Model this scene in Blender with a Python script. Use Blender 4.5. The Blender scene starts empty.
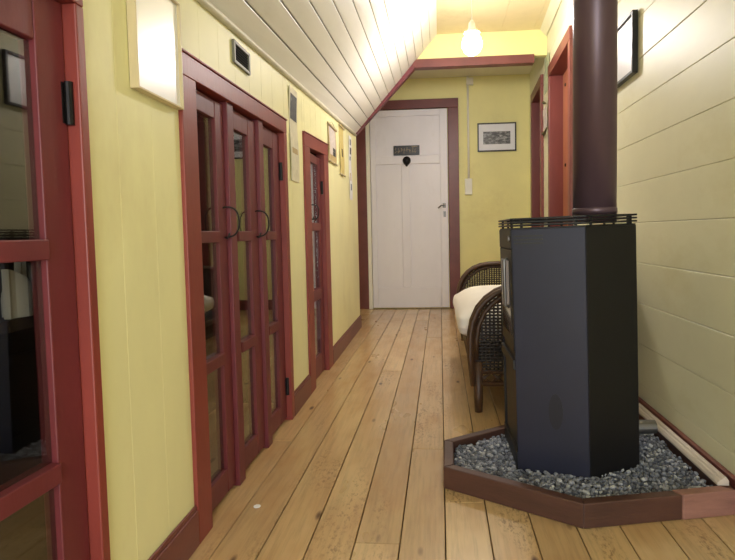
import bpy, bmesh, math, random
import numpy as np
from mathutils import Vector, Matrix, noise
random.seed(7)
PI = math.pi
scene = bpy.context.scene
C = scene.collection

# ------------------------------------------------------------------ materials
def lin(c):
    return tuple(((v/255.0)/12.92 if v/255.0 <= .04045 else (((v/255.0)+.055)/1.055)**2.4) for v in c) + (1.0,)

class NT:
    def __init__(s, name):
        s.m = bpy.data.materials.new(name); s.m.use_nodes = True
        s.t = s.m.node_tree; s.t.nodes.clear()
        s.out = s.n('ShaderNodeOutputMaterial')
    def n(s, kind, **kw):
        nd = s.t.nodes.new(kind)
        for k, v in kw.items(): setattr(nd, k, v)
        return nd
    def l(s, a, b): s.t.links.new(a, b)
    def bsdf(s, **kw):
        b = s.n('ShaderNodeBsdfPrincipled')
        for k, v in kw.items(): b.inputs[k].default_value = v
        s.l(b.outputs[0], s.out.inputs[0]); return b
    def coord(s, scale=(1, 1, 1)):
        tc = s.n('ShaderNodeTexCoord'); mp = s.n('ShaderNodeMapping')
        mp.inputs['Scale'].default_value = scale
        s.l(tc.outputs['Object'], mp.inputs['Vector']); return mp.outputs[0]
    def noise(s, vec, scale, detail=3, rough=.6):
        nz = s.n('ShaderNodeTexNoise'); nz.inputs['Scale'].default_value = scale
        nz.inputs['Detail'].default_value = detail; nz.inputs['Roughness'].default_value = rough
        s.l(vec, nz.inputs['Vector']); return nz.outputs['Fac']
    def ramp(s, fac, stops):
        r = s.n('ShaderNodeValToRGB'); e = r.color_ramp.elements
        e[0].position, e[0].color = stops[0]; e[1].position, e[1].color = stops[-1]
        for p, c in stops[1:-1]:
            k = e.new(p); k.color = c
        s.l(fac, r.inputs[0]); return r.outputs[0]
    def mix(s, fac, a, b, mode='MIX'):
        m = s.n('ShaderNodeMix', data_type='RGBA', blend_type=mode)
        for idx, v in ((0, fac), (6, a), (7, b)):
            if hasattr(v, 'links'): s.l(v, m.inputs[idx])
            else: m.inputs[idx].default_value = v
        return m.outputs[2]
    def bump(s, b, h, strength=.2, dist=.01):
        bp = s.n('ShaderNodeBump'); bp.inputs['Strength'].default_value = strength
        bp.inputs['Distance'].default_value = dist
        s.l(h, bp.inputs['Height']); s.l(bp.outputs[0], b.inputs['Normal'])

def grey(v): return (v, v, v, 1)

def paint(name, col, rough=.5, var=.12, scale=6, stretch=(1, 1, 1), bump=.1, dirt=None, dirt_amt=.5, metal=0, island=0):
    t = NT(name); b = t.bsdf(Roughness=rough, Metallic=metal)
    v = t.coord(stretch); f = t.noise(v, scale, 4)
    c = lin(col)
    lo = tuple(x*(1-var) for x in c[:3])+(1,); hi = tuple(min(1, x*(1+var)) for x in c[:3])+(1,)
    o = t.ramp(f, [(.3, lo), (.7, hi)])
    if island:
        g = t.n('ShaderNodeNewGeometry')
        r = t.ramp(g.outputs['Random Per Island'], [(0, grey(1-island)), (1, grey(1))])
        o = t.mix(1.0, o, r, 'MULTIPLY')
    if dirt:
        f2 = t.noise(v, scale*.55, 6, .75)
        k = t.ramp(f2, [(.56, grey(0)), (.72, grey(dirt_amt))])
        o = t.mix(k, o, lin(dirt))
    t.l(o, b.inputs['Base Color'])
    f3 = t.noise(v, scale*8, 3)
    t.bump(b, f3, bump, .004)
    return t.m

def metal(name, col, rough=.35, m=1.0):
    return paint(name, col, rough, .08, 20, bump=.03, metal=m)

def emis(name, col, strength):
    t = NT(name); e = t.n('ShaderNodeEmission'); e.inputs[0].default_value = lin(col); e.inputs[1].default_value = strength
    t.l(e.outputs[0], t.out.inputs[0]); return t.m

def wood_floor():
    t = NT('varnished_pine_boards'); b = t.bsdf(Roughness=.3)
    b.inputs['Coat Weight'].default_value = .5; b.inputs['Coat Roughness'].default_value = .14
    g = t.n('ShaderNodeNewGeometry'); rnd = g.outputs['Random Per Island']
    tc = t.n('ShaderNodeTexCoord'); off = t.n('ShaderNodeCombineXYZ')
    mu = t.n('ShaderNodeMath', operation='MULTIPLY'); mu.inputs[1].default_value = 37.0
    t.l(rnd, mu.inputs[0]); t.l(mu.outputs[0], off.inputs[1]); t.l(mu.outputs[0], off.inputs[2])
    ad = t.n('ShaderNodeVectorMath', operation='ADD'); t.l(tc.outputs['Object'], ad.inputs[0]); t.l(off.outputs[0], ad.inputs[1])
    def mp(sc):
        m = t.n('ShaderNodeMapping'); m.inputs['Scale'].default_value = sc; t.l(ad.outputs[0], m.inputs['Vector']); return m.outputs[0]
    base = t.ramp(rnd, [(0, lin((194, 162, 118))), (.5, lin((210, 178, 130))), (1, lin((220, 190, 142)))])
    grain = t.noise(mp((30, 1.6, 1)), 3.2, 6, .65)
    gc = t.ramp(grain, [(.3, grey(.68)), (.55, grey(1)), (1, grey(1.0))])
    c = t.mix(.8, base, gc, 'MULTIPLY')
    # scuffed dark wear in long patches
    w1 = t.noise(mp((5, .9, 1)), 1.5, 3, .6)
    w2 = t.noise(mp((60, 25, 1)), 2.0, 4, .7)
    m1 = t.ramp(w1, [(.52, grey(0)), (.66, grey(1))]); m2 = t.ramp(w2, [(.5, grey(0)), (.62, grey(.75))])
    wm = t.mix(1.0, m1, m2, 'MULTIPLY')
    c = t.mix(wm, c, lin((112, 80, 48)))
    # warm blotches
    w3 = t.noise(mp((7, 3, 1)), 1.0, 3, .6)
    c = t.mix(t.ramp(w3, [(.45, grey(0)), (.7, grey(.6))]), c, lin((182, 138, 88)))
    # knots
    vo = t.n('ShaderNodeTexVoronoi'); vo.inputs['Scale'].default_value = 1.0; t.l(mp((9, 3.2, 1)), vo.inputs['Vector'])
    kn = t.ramp(vo.outputs['Distance'], [(.045, grey(1)), (.10, grey(0))])
    c = t.mix(kn, c, lin((84, 52, 28)))
    t.l(c, b.inputs['Base Color'])
    rg = t.ramp(w3, [(.3, grey(.26)), (.7, grey(.42))]); t.l(rg, b.inputs['Roughness'])
    t.bump(b, grain, .12, .003)
    return t.m

def glass(name):
    t = NT(name)
    tr = t.n('ShaderNodeBsdfTransparent'); tr.inputs[0].default_value = (.8, .8, .78, 1)
    gl = t.n('ShaderNodeBsdfGlossy'); gl.inputs['Roughness'].default_value = .015; gl.inputs[0].default_value = (1, 1, 1, 1)
    fr = t.n('ShaderNodeFresnel'); gm = t.n('ShaderNodeNewGeometry'); mr = t.n('ShaderNodeMapRange')   # same reflectance from either side of the pane
    mr.inputs['To Min'].default_value = 1.85; mr.inputs['To Max'].default_value = 1/1.85
    t.l(gm.outputs['Backfacing'], mr.inputs['Value']); t.l(mr.outputs[0], fr.inputs[0])
    mx = t.n('ShaderNodeMixShader')
    t.l(fr.outputs[0], mx.inputs[0]); t.l(tr.outputs[0], mx.inputs[1]); t.l(gl.outputs[0], mx.inputs[2])
    t.l(mx.outputs[0], t.out.inputs[0]); return t.m

def gravel_mat():
    t = NT('grey_crushed_stone'); b = t.bsdf(Roughness=.75)
    g = t.n('ShaderNodeNewGeometry')
    c = t.ramp(g.outputs['Random Per Island'], [(0, lin((80, 83, 92))), (.5, lin((128, 132, 144))), (.85, lin((166, 169, 180))), (1, lin((200, 202, 208)))])
    f = t.noise(t.coord(), 220, 3)
    c = t.mix(.5, c, t.ramp(f, [(.3, grey(.6)), (.7, grey(1))]), 'MULTIPLY')
    t.l(c, b.inputs['Base Color']); return t.m

def picture_mat(name, stops, scale, stretch=(1, 1, 1), rough=.3):
    t = NT(name); b = t.bsdf(Roughness=rough)
    f = t.noise(t.coord(stretch), scale, 5, .7)
    t.l(t.ramp(f, stops), b.inputs['Base Color']); return t.m

M = {}
M['wall_l'] = paint('yellow_painted_wall_boards', (241, 237, 184), .5, .06, 3, (1, 1, .5), .12, (218, 206, 150), .45)
M['wall_f'] = paint('bright_yellow_wall_paint', (240, 232, 160), .6, .05, 3, (1, 1, 1), .1, (212, 196, 128), .35)
M['wall_r'] = paint('pale_yellow_green_shiplap_paint', (228, 225, 192), .45, .06, 3, (.5, .5, 1), .15, (200, 190, 130), .35)
M['ceil'] = paint('cream_white_ceiling_paint', (232, 229, 218), .4, .04, 4, (1, .3, 1), .12, (205, 196, 170), .4)
M['ceil_y'] = paint('aged_cream_ceiling_panels', (232, 216, 168), .6, .06, 3, (1, 1, 1), .1, (196, 178, 118), .5)
M['mould'] = paint('ivory_cornice_paint', (214, 210, 192), .5, .08, 20, (1, 1, 1), .1)
M['red'] = paint('oxblood_gloss_paint', (108, 42, 48), .46, .14, 7, (1, 1, .4), .15, (98, 38, 38), .4)
M['red2'] = paint('oxblood_gloss_paint_skirting', (112, 60, 54), .42, .15, 7, (1, .4, 1), .2, (96, 40, 34), .5)
M['casing'] = paint('lit_red_casing_paint', (136, 58, 50), .44, .14, 7, (1, 1, .4), .15, (120, 46, 42), .4)  # lighter than the leaf red: bulb light on the jambs put into the colour
M['redlit'] = paint('lit_red_doorway_paint', (116, 58, 52), .4, .12, 7, (1, 1, .4), .12)  # lit version of the red, lamplight included in the colour
M['orange'] = paint('natural_orange_timber', (160, 98, 68), .45, .12, 10, (1, 1, .1), .12)
M['floor'] = wood_floor()
M['glass'] = glass('old_window_glass')
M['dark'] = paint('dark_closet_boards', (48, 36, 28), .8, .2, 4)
M['white'] = paint('white_door_paint', (232, 228, 232), .42, .03, 5, (1, 1, .4), .06, (206, 200, 196), .35)
M['whiteplastic'] = paint('ivory_plastic', (236, 232, 214), .4, .03, 5, bump=.02)
M['black'] = paint('black_satin_enamel', (22, 21, 22), .35, .15, 10, bump=.03)
M['iron'] = paint('blackened_iron', (28, 25, 26), .45, .2, 30, bump=.1, metal=.5)
M['brass'] = metal('aged_brass', (128, 114, 90), .5)
M['steel'] = metal('dull_steel', (128, 127, 126), .45)
M['stove'] = paint('midnight_blue_stove_enamel', (27, 29, 50), .5, .1, 9, bump=.05, dirt=(36, 37, 54), dirt_amt=.3, metal=.15)
M['stove_dark'] = paint('black_stove_steel', (16, 16, 20), .5, .12, 10, bump=.04, metal=.2)
M['dark_oval'] = paint('darkened_enamel_oval', (19, 19, 33), .5, .1, 9, bump=.05, metal=.15)
M['flue'] = paint('brown_black_flue_enamel', (94, 74, 82), .34, .14, 6, (1, 1, .3), .05, metal=.3)
M['stoveglass'] = paint('smoked_stove_glass', (70, 70, 74), .06, .05, 5, bump=0)
M['gravel'] = gravel_mat()
M['gravelbed'] = paint('dark_grit_bed', (74, 74, 80), .9, .3, 90, bump=.5)
M['hearth'] = paint('stained_hearth_timber', (80, 52, 43), .5, .25, 7, (.6, .6, 3), .3, (72, 44, 38), .6)
M['hearth_top'] = paint('worn_pinkish_timber_offcut', (150, 108, 96), .55, .2, 9, (1, .6, 6), .3, (124, 78, 66), .5)
M['oldwhite'] = paint('weathered_white_paint', (206, 194, 182), .6, .12, 20, (1, .2, 1), .3, (150, 128, 110), .6)
M['wicker'] = paint('dark_brown_cane', (76, 52, 34), .42, .3, 30, bump=.3)
M['wicker_dark'] = paint('very_dark_woven_cane', (42, 34, 30), .5, .3, 40, bump=.3)
M['cloth'] = paint('white_cotton_cushion', (236, 232, 226), .85, .03, 8, bump=.15)
M['pineframe'] = paint('pale_gilt_frame_wood', (206, 190, 150), .4, .12, 12, (1, 1, .2), .08)
M['mat'] = paint('white_mount_board', (238, 238, 240), .6, .02, 10, bump=.02)
M['plateglass'] = paint('glare_white_print', (244, 246, 252), .3, .02, 9, bump=0, dirt=(222, 230, 244), dirt_amt=.4)  # blue-white colour stands in for glare on the picture glazing
M['photo_bw'] = picture_mat('black_and_white_landscape_print', [(.3, grey(.02)), (.5, grey(.12)), (.68, grey(.55))], 26, (1, 1, 2.2))
M['ink'] = paint('dark_ink_print', (42, 46, 44), .6, .6, 50, bump=.05, dirt=(150, 156, 146), dirt_amt=.8)
M['paper'] = paint('pale_paper_strip', (218, 212, 186), .7, .1, 30, bump=.05, dirt=(170, 164, 140), dirt_amt=.6)
M['paper_tan'] = paint('tan_paper_scroll', (186, 164, 116), .7, .15, 30, bump=.05, dirt=(140, 118, 76), dirt_amt=.6)
M['paper_ochre'] = paint('ochre_paper_scroll', (204, 186, 118), .7, .12, 30, bump=.05)
M['paper_pink'] = paint('pinkish_grey_cloth_print', (206, 196, 188), .7, .15, 60, bump=.05, dirt=(170, 150, 150), dirt_amt=.5)
M['paper_green'] = paint('sea_green_print', (176, 186, 150), .6, .25, 50, bump=.05, dirt=(120, 142, 120), dirt_amt=.6)
M['inkblue'] = paint('slate_blue_ink', (70, 92, 104), .6, .3, 60, bump=.02)
M['olive'] = paint('olive_dried_leaf', (72, 66, 36), .7, .3, 60, bump=.1)
M['lattice'] = paint('black_vent_mesh', (12, 12, 12), .9, .1, 20)
M['ventframe'] = paint('grey_vent_frame', (120, 118, 104), .5, .2, 20)
M['bulb'] = emis('glowing_bulb_glass', (252, 245, 244), 245)

for nd_ in M['plateglass'].node_tree.nodes:
    if nd_.type == 'BSDF_PRINCIPLED':
        nd_.inputs['Coat Weight'].default_value = 1.0; nd_.inputs['Coat Roughness'].default_value = .22; nd_.inputs['Coat IOR'].default_value = 1.9

# ------------------------------------------------------------------ mesh builder
class MB:
    def __init__(s): s.bm = bmesh.new()
    def _f(s, vs, quads, T=None):
        vv = [s.bm.verts.new(T @ Vector(v) if T else Vector(v)) for v in vs]
        for q in quads:
            try: s.bm.faces.new([vv[i] for i in q])
            except ValueError: pass
        return s
    def box(s, a, b, T=None):
        (x0, y0, z0), (x1, y1, z1) = a, b
        vs = [(x0, y0, z0), (x1, y0, z0), (x1, y1, z0), (x0, y1, z0), (x0, y0, z1), (x1, y0, z1), (x1, y1, z1), (x0, y1, z1)]
        return s._f(vs, [(0, 3, 2, 1), (4, 5, 6, 7), (0, 1, 5, 4), (1, 2, 6, 5), (2, 3, 7, 6), (3, 0, 4, 7)], T)
    def hexa(s, p):     # 8 explicit corners, same order as box
        return s._f(p, [(0, 3, 2, 1), (4, 5, 6, 7), (0, 1, 5, 4), (1, 2, 6, 5), (2, 3, 7, 6), (3, 0, 4, 7)])
    def prism(s, poly, z0, z1, T=None):
        n = len(poly)
        vs = [(x, y, z0) for x, y in poly]+[(x, y, z1) for x, y in poly]
        q = [tuple(range(n))[::-1], tuple(range(n, 2*n))]+[(i, (i+1) % n, n+(i+1) % n, n+i) for i in range(n)]
        return s._f(vs, q, T)
    def ring(s, outer, inner, z0, z1):
        n = len(outer)
        vs = [(x, y, z) for z in (z0, z1) for pl in (outer, inner) for x, y in pl]
        q = []
        for i in range(n):
            j = (i+1) % n
            q += [(i, j, 2*n+j, 2*n+i), (n+j, n+i, 3*n+i, 3*n+j), (2*n+i, 2*n+j, 3*n+j, 3*n+i), (j, i, n+i, n+j)]
        return s._f(vs, q)
    def tube(s, pts, r, seg=8, caps=True, closed=False, flat=None):
        pts = [Vector(p) for p in pts]; n = len(pts); rings = []
        rr = r if hasattr(r, '__len__') else [r]*n
        prev = None
        for i, p in enumerate(pts):
            if closed: d = pts[(i+1) % n]-pts[i-1]
            else: d = pts[min(i+1, n-1)]-pts[max(i-1, 0)]
            d = d.normalized() if d.length > 1e-9 else Vector((0, 0, 1))
            if prev is None:
                a = Vector((0, 0, 1)) if abs(d.z) < .9 else Vector((1, 0, 0))
                u = d.cross(a).normalized()
            else:
                u = prev-d*prev.dot(d); u = u.normalized() if u.length > 1e-6 else d.orthogonal().normalized()
            prev = u; w = d.cross(u)
            rings.append([s.bm.verts.new(p+rr[i]*(math.cos(2*PI*k/seg)*u+math.sin(2*PI*k/seg)*w)) for k in range(seg)])
        m = n if closed else n-1
        for i in range(m):
            A, B = rings[i], rings[(i+1) % n]
            for k in range(seg):
                try: s.bm.faces.new((A[k], A[(k+1) % seg], B[(k+1) % seg], B[k]))
                except ValueError: pass
        if caps and not closed:
            s.bm.faces.new(rings[0][::-1]); s.bm.faces.new(rings[-1])
        return s
    def lathe(s, prof, c=(0, 0, 0), seg=24, T=None):
        rings = []
        for r, z in prof:
            rings.append([s.bm.verts.new((T or Matrix()) @ Vector((c[0]+r*math.cos(2*PI*k/seg), c[1]+r*math.sin(2*PI*k/seg), c[2]+z))) for k in range(seg)])
        for A, B in zip(rings, rings[1:]):
            for k in range(seg): s.bm.faces.new((A[k], A[(k+1) % seg], B[(k+1) % seg], B[k]))
        s.bm.faces.new(rings[0][::-1]); s.bm.faces.new(rings[-1]); return s
    def build(s, name, mat, parent=None, smooth=False, bevel=0, seg=2):
        bmesh.ops.recalc_face_normals(s.bm, faces=s.bm.faces)
        me = bpy.data.meshes.new(name); s.bm.to_mesh(me); s.bm.free()
        me.materials.append(mat)
        if smooth:
            for p in me.polygons: p.use_smooth = True
        o = bpy.data.objects.new(name, me); C.objects.link(o)
        if parent: o.parent = parent
        if bevel:
            b = o.modifiers.new('bevel', 'BEVEL'); b.width = bevel; b.segments = seg; b.limit_method = 'ANGLE'
        return o

def tag(o, label=None, cat=None, group=None, kind=None):
    if label: o['label'] = label
    if cat: o['category'] = cat
    if group: o['group'] = group
    if kind: o['kind'] = kind
    return o
def thing(name, loc, label, cat, rz=0, group=None, kind=None):
    o = bpy.data.objects.new(name, None); C.objects.link(o); o.empty_display_size = .05
    o.location = loc; o.rotation_euler = (0, 0, rz)
    return tag(o, label, cat, group, kind)
def st(o, label, cat): return tag(o, label, cat, kind='structure')

# ------------------------------------------------------------------ layout  (x right, y down the hall, z up; floor z=0)
YB, YE, YK = -1.7, 5.38, 4.25        # back opening, far wall, bulkhead
CEIL = 2.25
LA = .0145                            # the left wall drifts outwards a little
def xl(y): return -.585-LA*y
def xr(y): return .78 if y < 3.4 else .78+(y-3.4)*.046
def ztop(y): return 1.376+(y-1.762)*.0552
WALL_L = Matrix.Translation((-.585, 0, 0)) @ Matrix.Rotation(math.atan(LA), 4, 'Z')
def lw(n, y, z=0): return WALL_L @ Vector((n, y, z))
LROT = math.atan(LA)

# floor: individual pine boards
mb = MB(); w = .11; x = .003-.11*9
k = 0
while x < 1.25:
    y = YB-random.random()*1.5
    while y < YE+.1:
        L = random.choice([1.3, 1.9, 2.4, 3.0])+random.random()*.4
        y1 = min(y+L, YE+.15)
        dz = random.uniform(-.0006, .0006)
        mb.box((x+.0014, y+.001, -.03), (x+w-.0014, y1-.001, dz))
        y = y1
    x += w; k += 1
st(mb.build('floor', M['floor'], bevel=.0012, seg=1), 'worn varnished pine floor boards running down the hallway', 'floor')
mb = MB(); mb.box((-1.3, YB-.6, -.09), (1.3, YE+.2, -.032))
st(mb.build('trim_1', M['dark']), 'dark underside seen in the gaps of the floor boards', 'subfloor')

# left knee wall: vertical boards, openings left for the closet doors
OPEN = [(.33, .888, -.01, 1.185), (1.242, 2.168, -.01, 1.19), (2.477, 3.048, -.01, 1.235)]
cuts = [YB]
y = YB
edges = sorted([e for o in OPEN for e in o[:2]])
while y < 4.3:
    y += .128
    cuts.append(y)
cuts = sorted([c for c in cuts if all(abs(c-e) > .045 for e in edges)]+edges+[4.3])
cuts = [c for c in cuts if c <= 4.3]
root = thing('wall_left', WALL_L.translation, 'low yellow boarded knee wall on the left with glazed closet doors', 'wall', LROT, kind='structure')
mb = MB()
for a, b in zip(cuts, cuts[1:]):
    z0 = 0
    for o in OPEN:
        if a >= o[0]-1e-4 and b <= o[1]+1e-4: z0 = o[3]-.022
    g = .0002
    za, zb = ztop(a)+.03, ztop(b)+.03
    mb.hexa([(-.02, a+g, z0), (0, a+g, z0), (0, b-g, z0), (-.02, b-g, z0), (-.02, a+g, za), (0, a+g, za), (0, b-g, zb), (-.02, b-g, zb)])
mb.build('wall_boards', M['wall_l'], root, bevel=.0006, seg=1)
mb = MB()
for a, b in zip(cuts, cuts[1:]):
    z0 = 0
    for o in OPEN:
        if a >= o[0]-1e-4 and b <= o[1]+1e-4: z0 = o[3]-.022
    mb.box((-.03, a, z0), (-.0205, b, 1.62))
mb.build('wall_backing', M['dark'], root)
# dark closet space behind the knee wall
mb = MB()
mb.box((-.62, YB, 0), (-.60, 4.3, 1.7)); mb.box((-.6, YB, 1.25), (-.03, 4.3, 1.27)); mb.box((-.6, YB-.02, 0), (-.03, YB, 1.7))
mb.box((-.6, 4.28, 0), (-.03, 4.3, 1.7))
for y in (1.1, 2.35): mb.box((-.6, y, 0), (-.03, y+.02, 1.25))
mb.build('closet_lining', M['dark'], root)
# vestibule wall beside the far door, beyond the bulkhead
mb = MB(); mb.box((-.95, YK, 0), (-.92, YE+.05, CEIL)); mb.box((-.95, YK+.02, 0), (xl(4.3)-.031, YK+.09, CEIL))
st(mb.build('wall_vestibule', M['wall_f']), 'yellow return wall hidden left of the white door', 'wall')

# right wall: horizontal shiplap with two doorways
DR = [(3.28, 4.08), (4.45, 5.12)]
pitch = .1585; z = 1.0895-7*pitch
segs = [(YB, 3.28), (4.08, 4.45), (5.12, YE+.03)]
root = thing('wall_right', (0, 0, 0), 'pale yellow right wall of wide horizontal boards', 'wall', kind='structure')
mb = MB(); mk = MB()
def rboard(y0, y1, z0, z1):
    ys = [y0]+([3.4] if y0 < 3.4 < y1 else [])+[y1]
    for a, b in zip(ys, ys[1:]):
        xa, xb = xr(a), xr(b)
        j = random.uniform(-.0012, .0012)
        g = .0005
        mb.hexa([(xa+j, a, z0+g), (xa+.02, a, z0+g), (xb+.02, b, z0+g), (xb+j, b, z0+g), (xa+j, a, z1-g), (xa+.02, a, z1-g), (xb+.02, b, z1-g), (xb+j, b, z1-g)])
while z < CEIL:
    z1 = z+pitch
    for a, b in segs: rboard(a, b, max(z, 0), min(z1, CEIL))
    for a, b in DR:
        if z1 > 1.9: rboard(a, b, max(z, 1.9), min(z1, CEIL))
    z = z1
mb.build('wall_boards', M['wall_r'], root, bevel=.002, seg=1)
for (a, b) in segs+DR:
    z0 = 1.9 if (a, b) in DR else 0
    for p, q in ((a, 3.4), (3.4, b)) if a < 3.4 < b else ((a, b),):
        xa, xb = xr(p)+.0205, xr(q)+.0205
        mk.hexa([(xa, p, z0), (xa+.02, p, z0), (xb+.02, q, z0), (xb, q, z0), (xa, p, CEIL), (xa+.02, p, CEIL), (xb+.02, q, CEIL), (xb, q, CEIL)])
mk.build('wall_backing', M['dark'], root)

# far wall
mb = MB(); mb.box((-.95, YE, 0), (1.05, YE+.06, CEIL+.05))
st(mb.build('wall_far', M['wall_f']), 'bright yellow far wall around the white door', 'wall')
mb = MB()
for xx in (-.55, .22, .62): mb.box((xx, YE-.004, 2.06 if xx < .1 else 1.95), (xx+.006, YE, CEIL))
st(mb.build('trim_2', M['wall_f']), 'thin upright battens at the top of the far wall', 'trim')

# flat ceiling
mb = MB(); xx = -.005
while xx < .95:
    mb.box((xx+.0006, YB, CEIL), (min(xx+.24, 1.0)-.0006, YK+.02, CEIL+.02)); xx += .24
st(mb.build('ceiling', M['ceil_y'], bevel=.001, seg=1), 'aged cream flat ceiling panels above the hall', 'ceiling')
mb = MB(); mb.box((-.95, YK+.021, CEIL-.012), (1.05, YE+.06, CEIL+.02))
st(mb.build('ceiling_vestibule', M['ceil']), 'pale ceiling beyond the red beam', 'ceiling')
mb = MB(); mb.box((-1.0, YB-.1, CEIL+.021), (1.05, YE+.06, CEIL+.04))
st(mb.build('trim_3', M['dark']), 'dark boards over the ceiling panels', 'ceiling backing')

# sloped boarded ceiling
NB = 12
mb = MB()
def slope(t, y):
    a = Vector((xl(y)-.004, y, ztop(y))); b = Vector((.0, y, CEIL))
    p = a.lerp(b, t); return p
for i in range(NB):
    t0, t1 = i/NB, (i+1)/NB
    n = 6
    for q in range(n):
        y0, y1 = YB+(YK-YB)*q/n, YB+(YK-YB)*(q+1)/n
        def off(y):
            d = (slope(1, y)-slope(0, y)).normalized(); return Vector((-d.z, 0, d.x))*.015
        g = .0022
        P = []
        for dn in (0, 1):
            for (t, y) in ((t0+g, y0), (t1-g, y0), (t1-g, y1), (t0+g, y1)):
                P.append(slope(t, y)+off(y)*dn)
        mb.hexa(P)
bmesh.ops.remove_doubles(mb.bm, verts=mb.bm.verts, dist=1e-5)
st(mb.build('ceiling_slope', M['ceil'], bevel=.003, seg=2), 'steep sloping ceiling of cream painted boards on the left', 'ceiling')
mb = MB()
for q in range(6):
    y0, y1 = YB+(YK-YB)*q/6, YB+(YK-YB)*(q+1)/6
    for ta, tb in ((-.03, .34), (.34, .68), (.68, 1.02)):
        P = []
        for dn in (.0165, .03):
            for (t, y) in ((ta, y0), (tb, y0), (tb, y1), (ta, y1)):
                d = (slope(1, y)-slope(0, y)).normalized(); P.append(slope(t, y)+Vector((-d.z, 0, d.x))*dn)
        mb.hexa(P)
st(mb.build('trim_4', M['dark']), 'dark sarking behind the sloping boards', 'ceiling backing')
# rounded cornice where wall meets slope
mb = MB(); mb.tube([(xl(y)+.006, y, ztop(y)-.002) for y in np.linspace(YB, YK-.03, 12)], .011, 10)
st(mb.build('trim_5', M['mould'], smooth=True), 'rounded ivory cornice between left wall and sloping ceiling', 'trim')
# canted strip at the right ceiling edge
mb = MB()
for a, b in ((YB, 3.4), (3.4, YK)):
    xa, xb = xr(a)-.002, xr(b)-.002
    mb.hexa([(xa-.05, a, CEIL-.001), (xa-.045, a, CEIL-.001), (xb-.045, b, CEIL-.001), (xb-.05, b, CEIL-.001), (xa-.004, a, CEIL-.055), (xa, a, CEIL-.05), (xb, b, CEIL-.05), (xb-.004, b, CEIL-.055)])
st(mb.build('trim_6', M['wall_r']), 'canted yellow strip where right wall meets ceiling', 'trim')

# bulkhead
xk = xr(YK)
mb = MB(); mb.prism([(-.17, 2.06), (xk, 2.06), (xk, CEIL), (-.005, CEIL)], 0, .05, Matrix.Translation((0, YK+.055, 0)) @ Matrix.Rotation(PI/2, 4, 'X'))
st(mb.build('wall_bulkhead', M['wall_f']), 'short yellow bulkhead hanging above the red beam', 'wall')
mb = MB(); mb.box((-.19, YK-.022, 2.002), (.722, YK+.055, 2.066))
st(mb.build('trim_7', M['red2'], bevel=.004), 'dark red horizontal beam below the bulkhead', 'beam')
mb = MB()
a = Vector((-.665, 0, 1.522)); b = Vector((-.165, 0, 2.045)); d = (b-a).normalized(); nn = Vector((d.z, 0, -d.x))
c0 = [a+nn*.0-d*.02, b+nn*0, b+nn*.055, a+nn*.055-d*.02]
c0 = [a-nn*.03, b-nn*.03, b+nn*.022, a+nn*.022]
mb.hexa([v+Vector((0, yy, 0)) for yy in (YK-.012, YK+.055) for v in c0])
st(mb.build('trim_8', M['red'], bevel=.003), 'red diagonal trim along the end of the sloping ceiling', 'trim')

# near end of the hall: wall with an open doorway behind the viewer
mb = MB(); mb.box((-1.3, YB-.06, 0), (-.42, YB-.001, CEIL)); mb.box((.6, YB-.06, 0), (1.05, YB-.001, CEIL)); mb.box((-.42, YB-.06, 2.1), (.6, YB-.001, CEIL))
st(mb.build('wall_near', M['wall_l']), 'yellow wall with an open doorway at the near end', 'wall')

# skirting boards
def base_l(a, b, i):
    r = thing('baseboard_left' if i == 0 else 'baseboard_left_%d' % i, lw(0, a), ['red skirting board before the near closet door', 'red skirting between near closet door and triple closet doors', 'red skirting between the triple and the narrow closet doors', 'long red skirting running from narrow closet door to the far door'][i], 'skirting', LROT, kind='structure')
    mb = MB(); L = b-a
    mb.box((.0005, 0, .001), (.011, L, .088)); mb.box((.0005, 0, .088), (.007, L, .1))
    mb.build('skirting_board', M['red2'], r, bevel=.003)
base_l(YB, .329, 0); base_l(.889, 1.241, 1); base_l(2.169, 2.476, 2); base_l(3.049, 4.3, 3)
mb = MB(); mb.box((.762, YB, .001), (.7785, 3.278, .085)); st(mb.build('baseboard_right', M['red2'], bevel=.003), 'dark red skirting along the right wall behind the stove', 'skirting')
mb = MB(); mb.box((.203, YE-.02, .001), (.84, YE-.001, .1)); st(mb.build('baseboard_far', M['red2'], bevel=.003), 'dark red skirting right of the white door', 'skirting')

# ------------------------------------------------------------------ left closet doors
def casing(name, y0, y1, z0, z1, jw, jr, hw, label, mull=(), dz=(0, 0)):
    r = thing(name, lw(0, y0), label, 'door frame', LROT, kind='structure')
    L = y1-y0
    e0, e1 = z1+dz[0], z1+dz[1]
    zt = lambda y: e0+(e1-e0)*y/L
    def post(nm, a, b, x1, mat):
        mb = MB(); za, zb = zt(a)-hw-.0004, zt(b)-hw-.0004
        mb.hexa([(-.035, a, z0), (x1, a, z0), (x1, b, z0), (-.035, b, z0), (-.035, a, za), (x1, a, za), (x1, b, zb), (-.035, b, zb)])
        mb.build(nm, mat, r, bevel=.0025)
    def head(nm, xa, xb, ya, yb, da, db):
        mb = MB()
        mb.hexa([(xa, ya, zt(ya)+da), (xb, ya, zt(ya)+da), (xb, yb, zt(yb)+da), (xa, yb, zt(yb)+da), (xa, ya, zt(ya)+db), (xb, ya, zt(ya)+db), (xb, yb, zt(yb)+db), (xa, yb, zt(yb)+db)])
        mb.build(nm, M['casing'], r, bevel=.002)
    post('jamb', 0, jw, .010, M['casing']); post('jamb', L-jr, L, .010, M['casing'])
    head('header', -.035, .010, 0, L, -hw, 0); head('drip_cap', 0, .014, -.004, L+.004, .0005, .006)
    for m0, m1 in mull:
        post('mullion', m0-y0, m1-y0, 0, M['red'])
    return r

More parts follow.
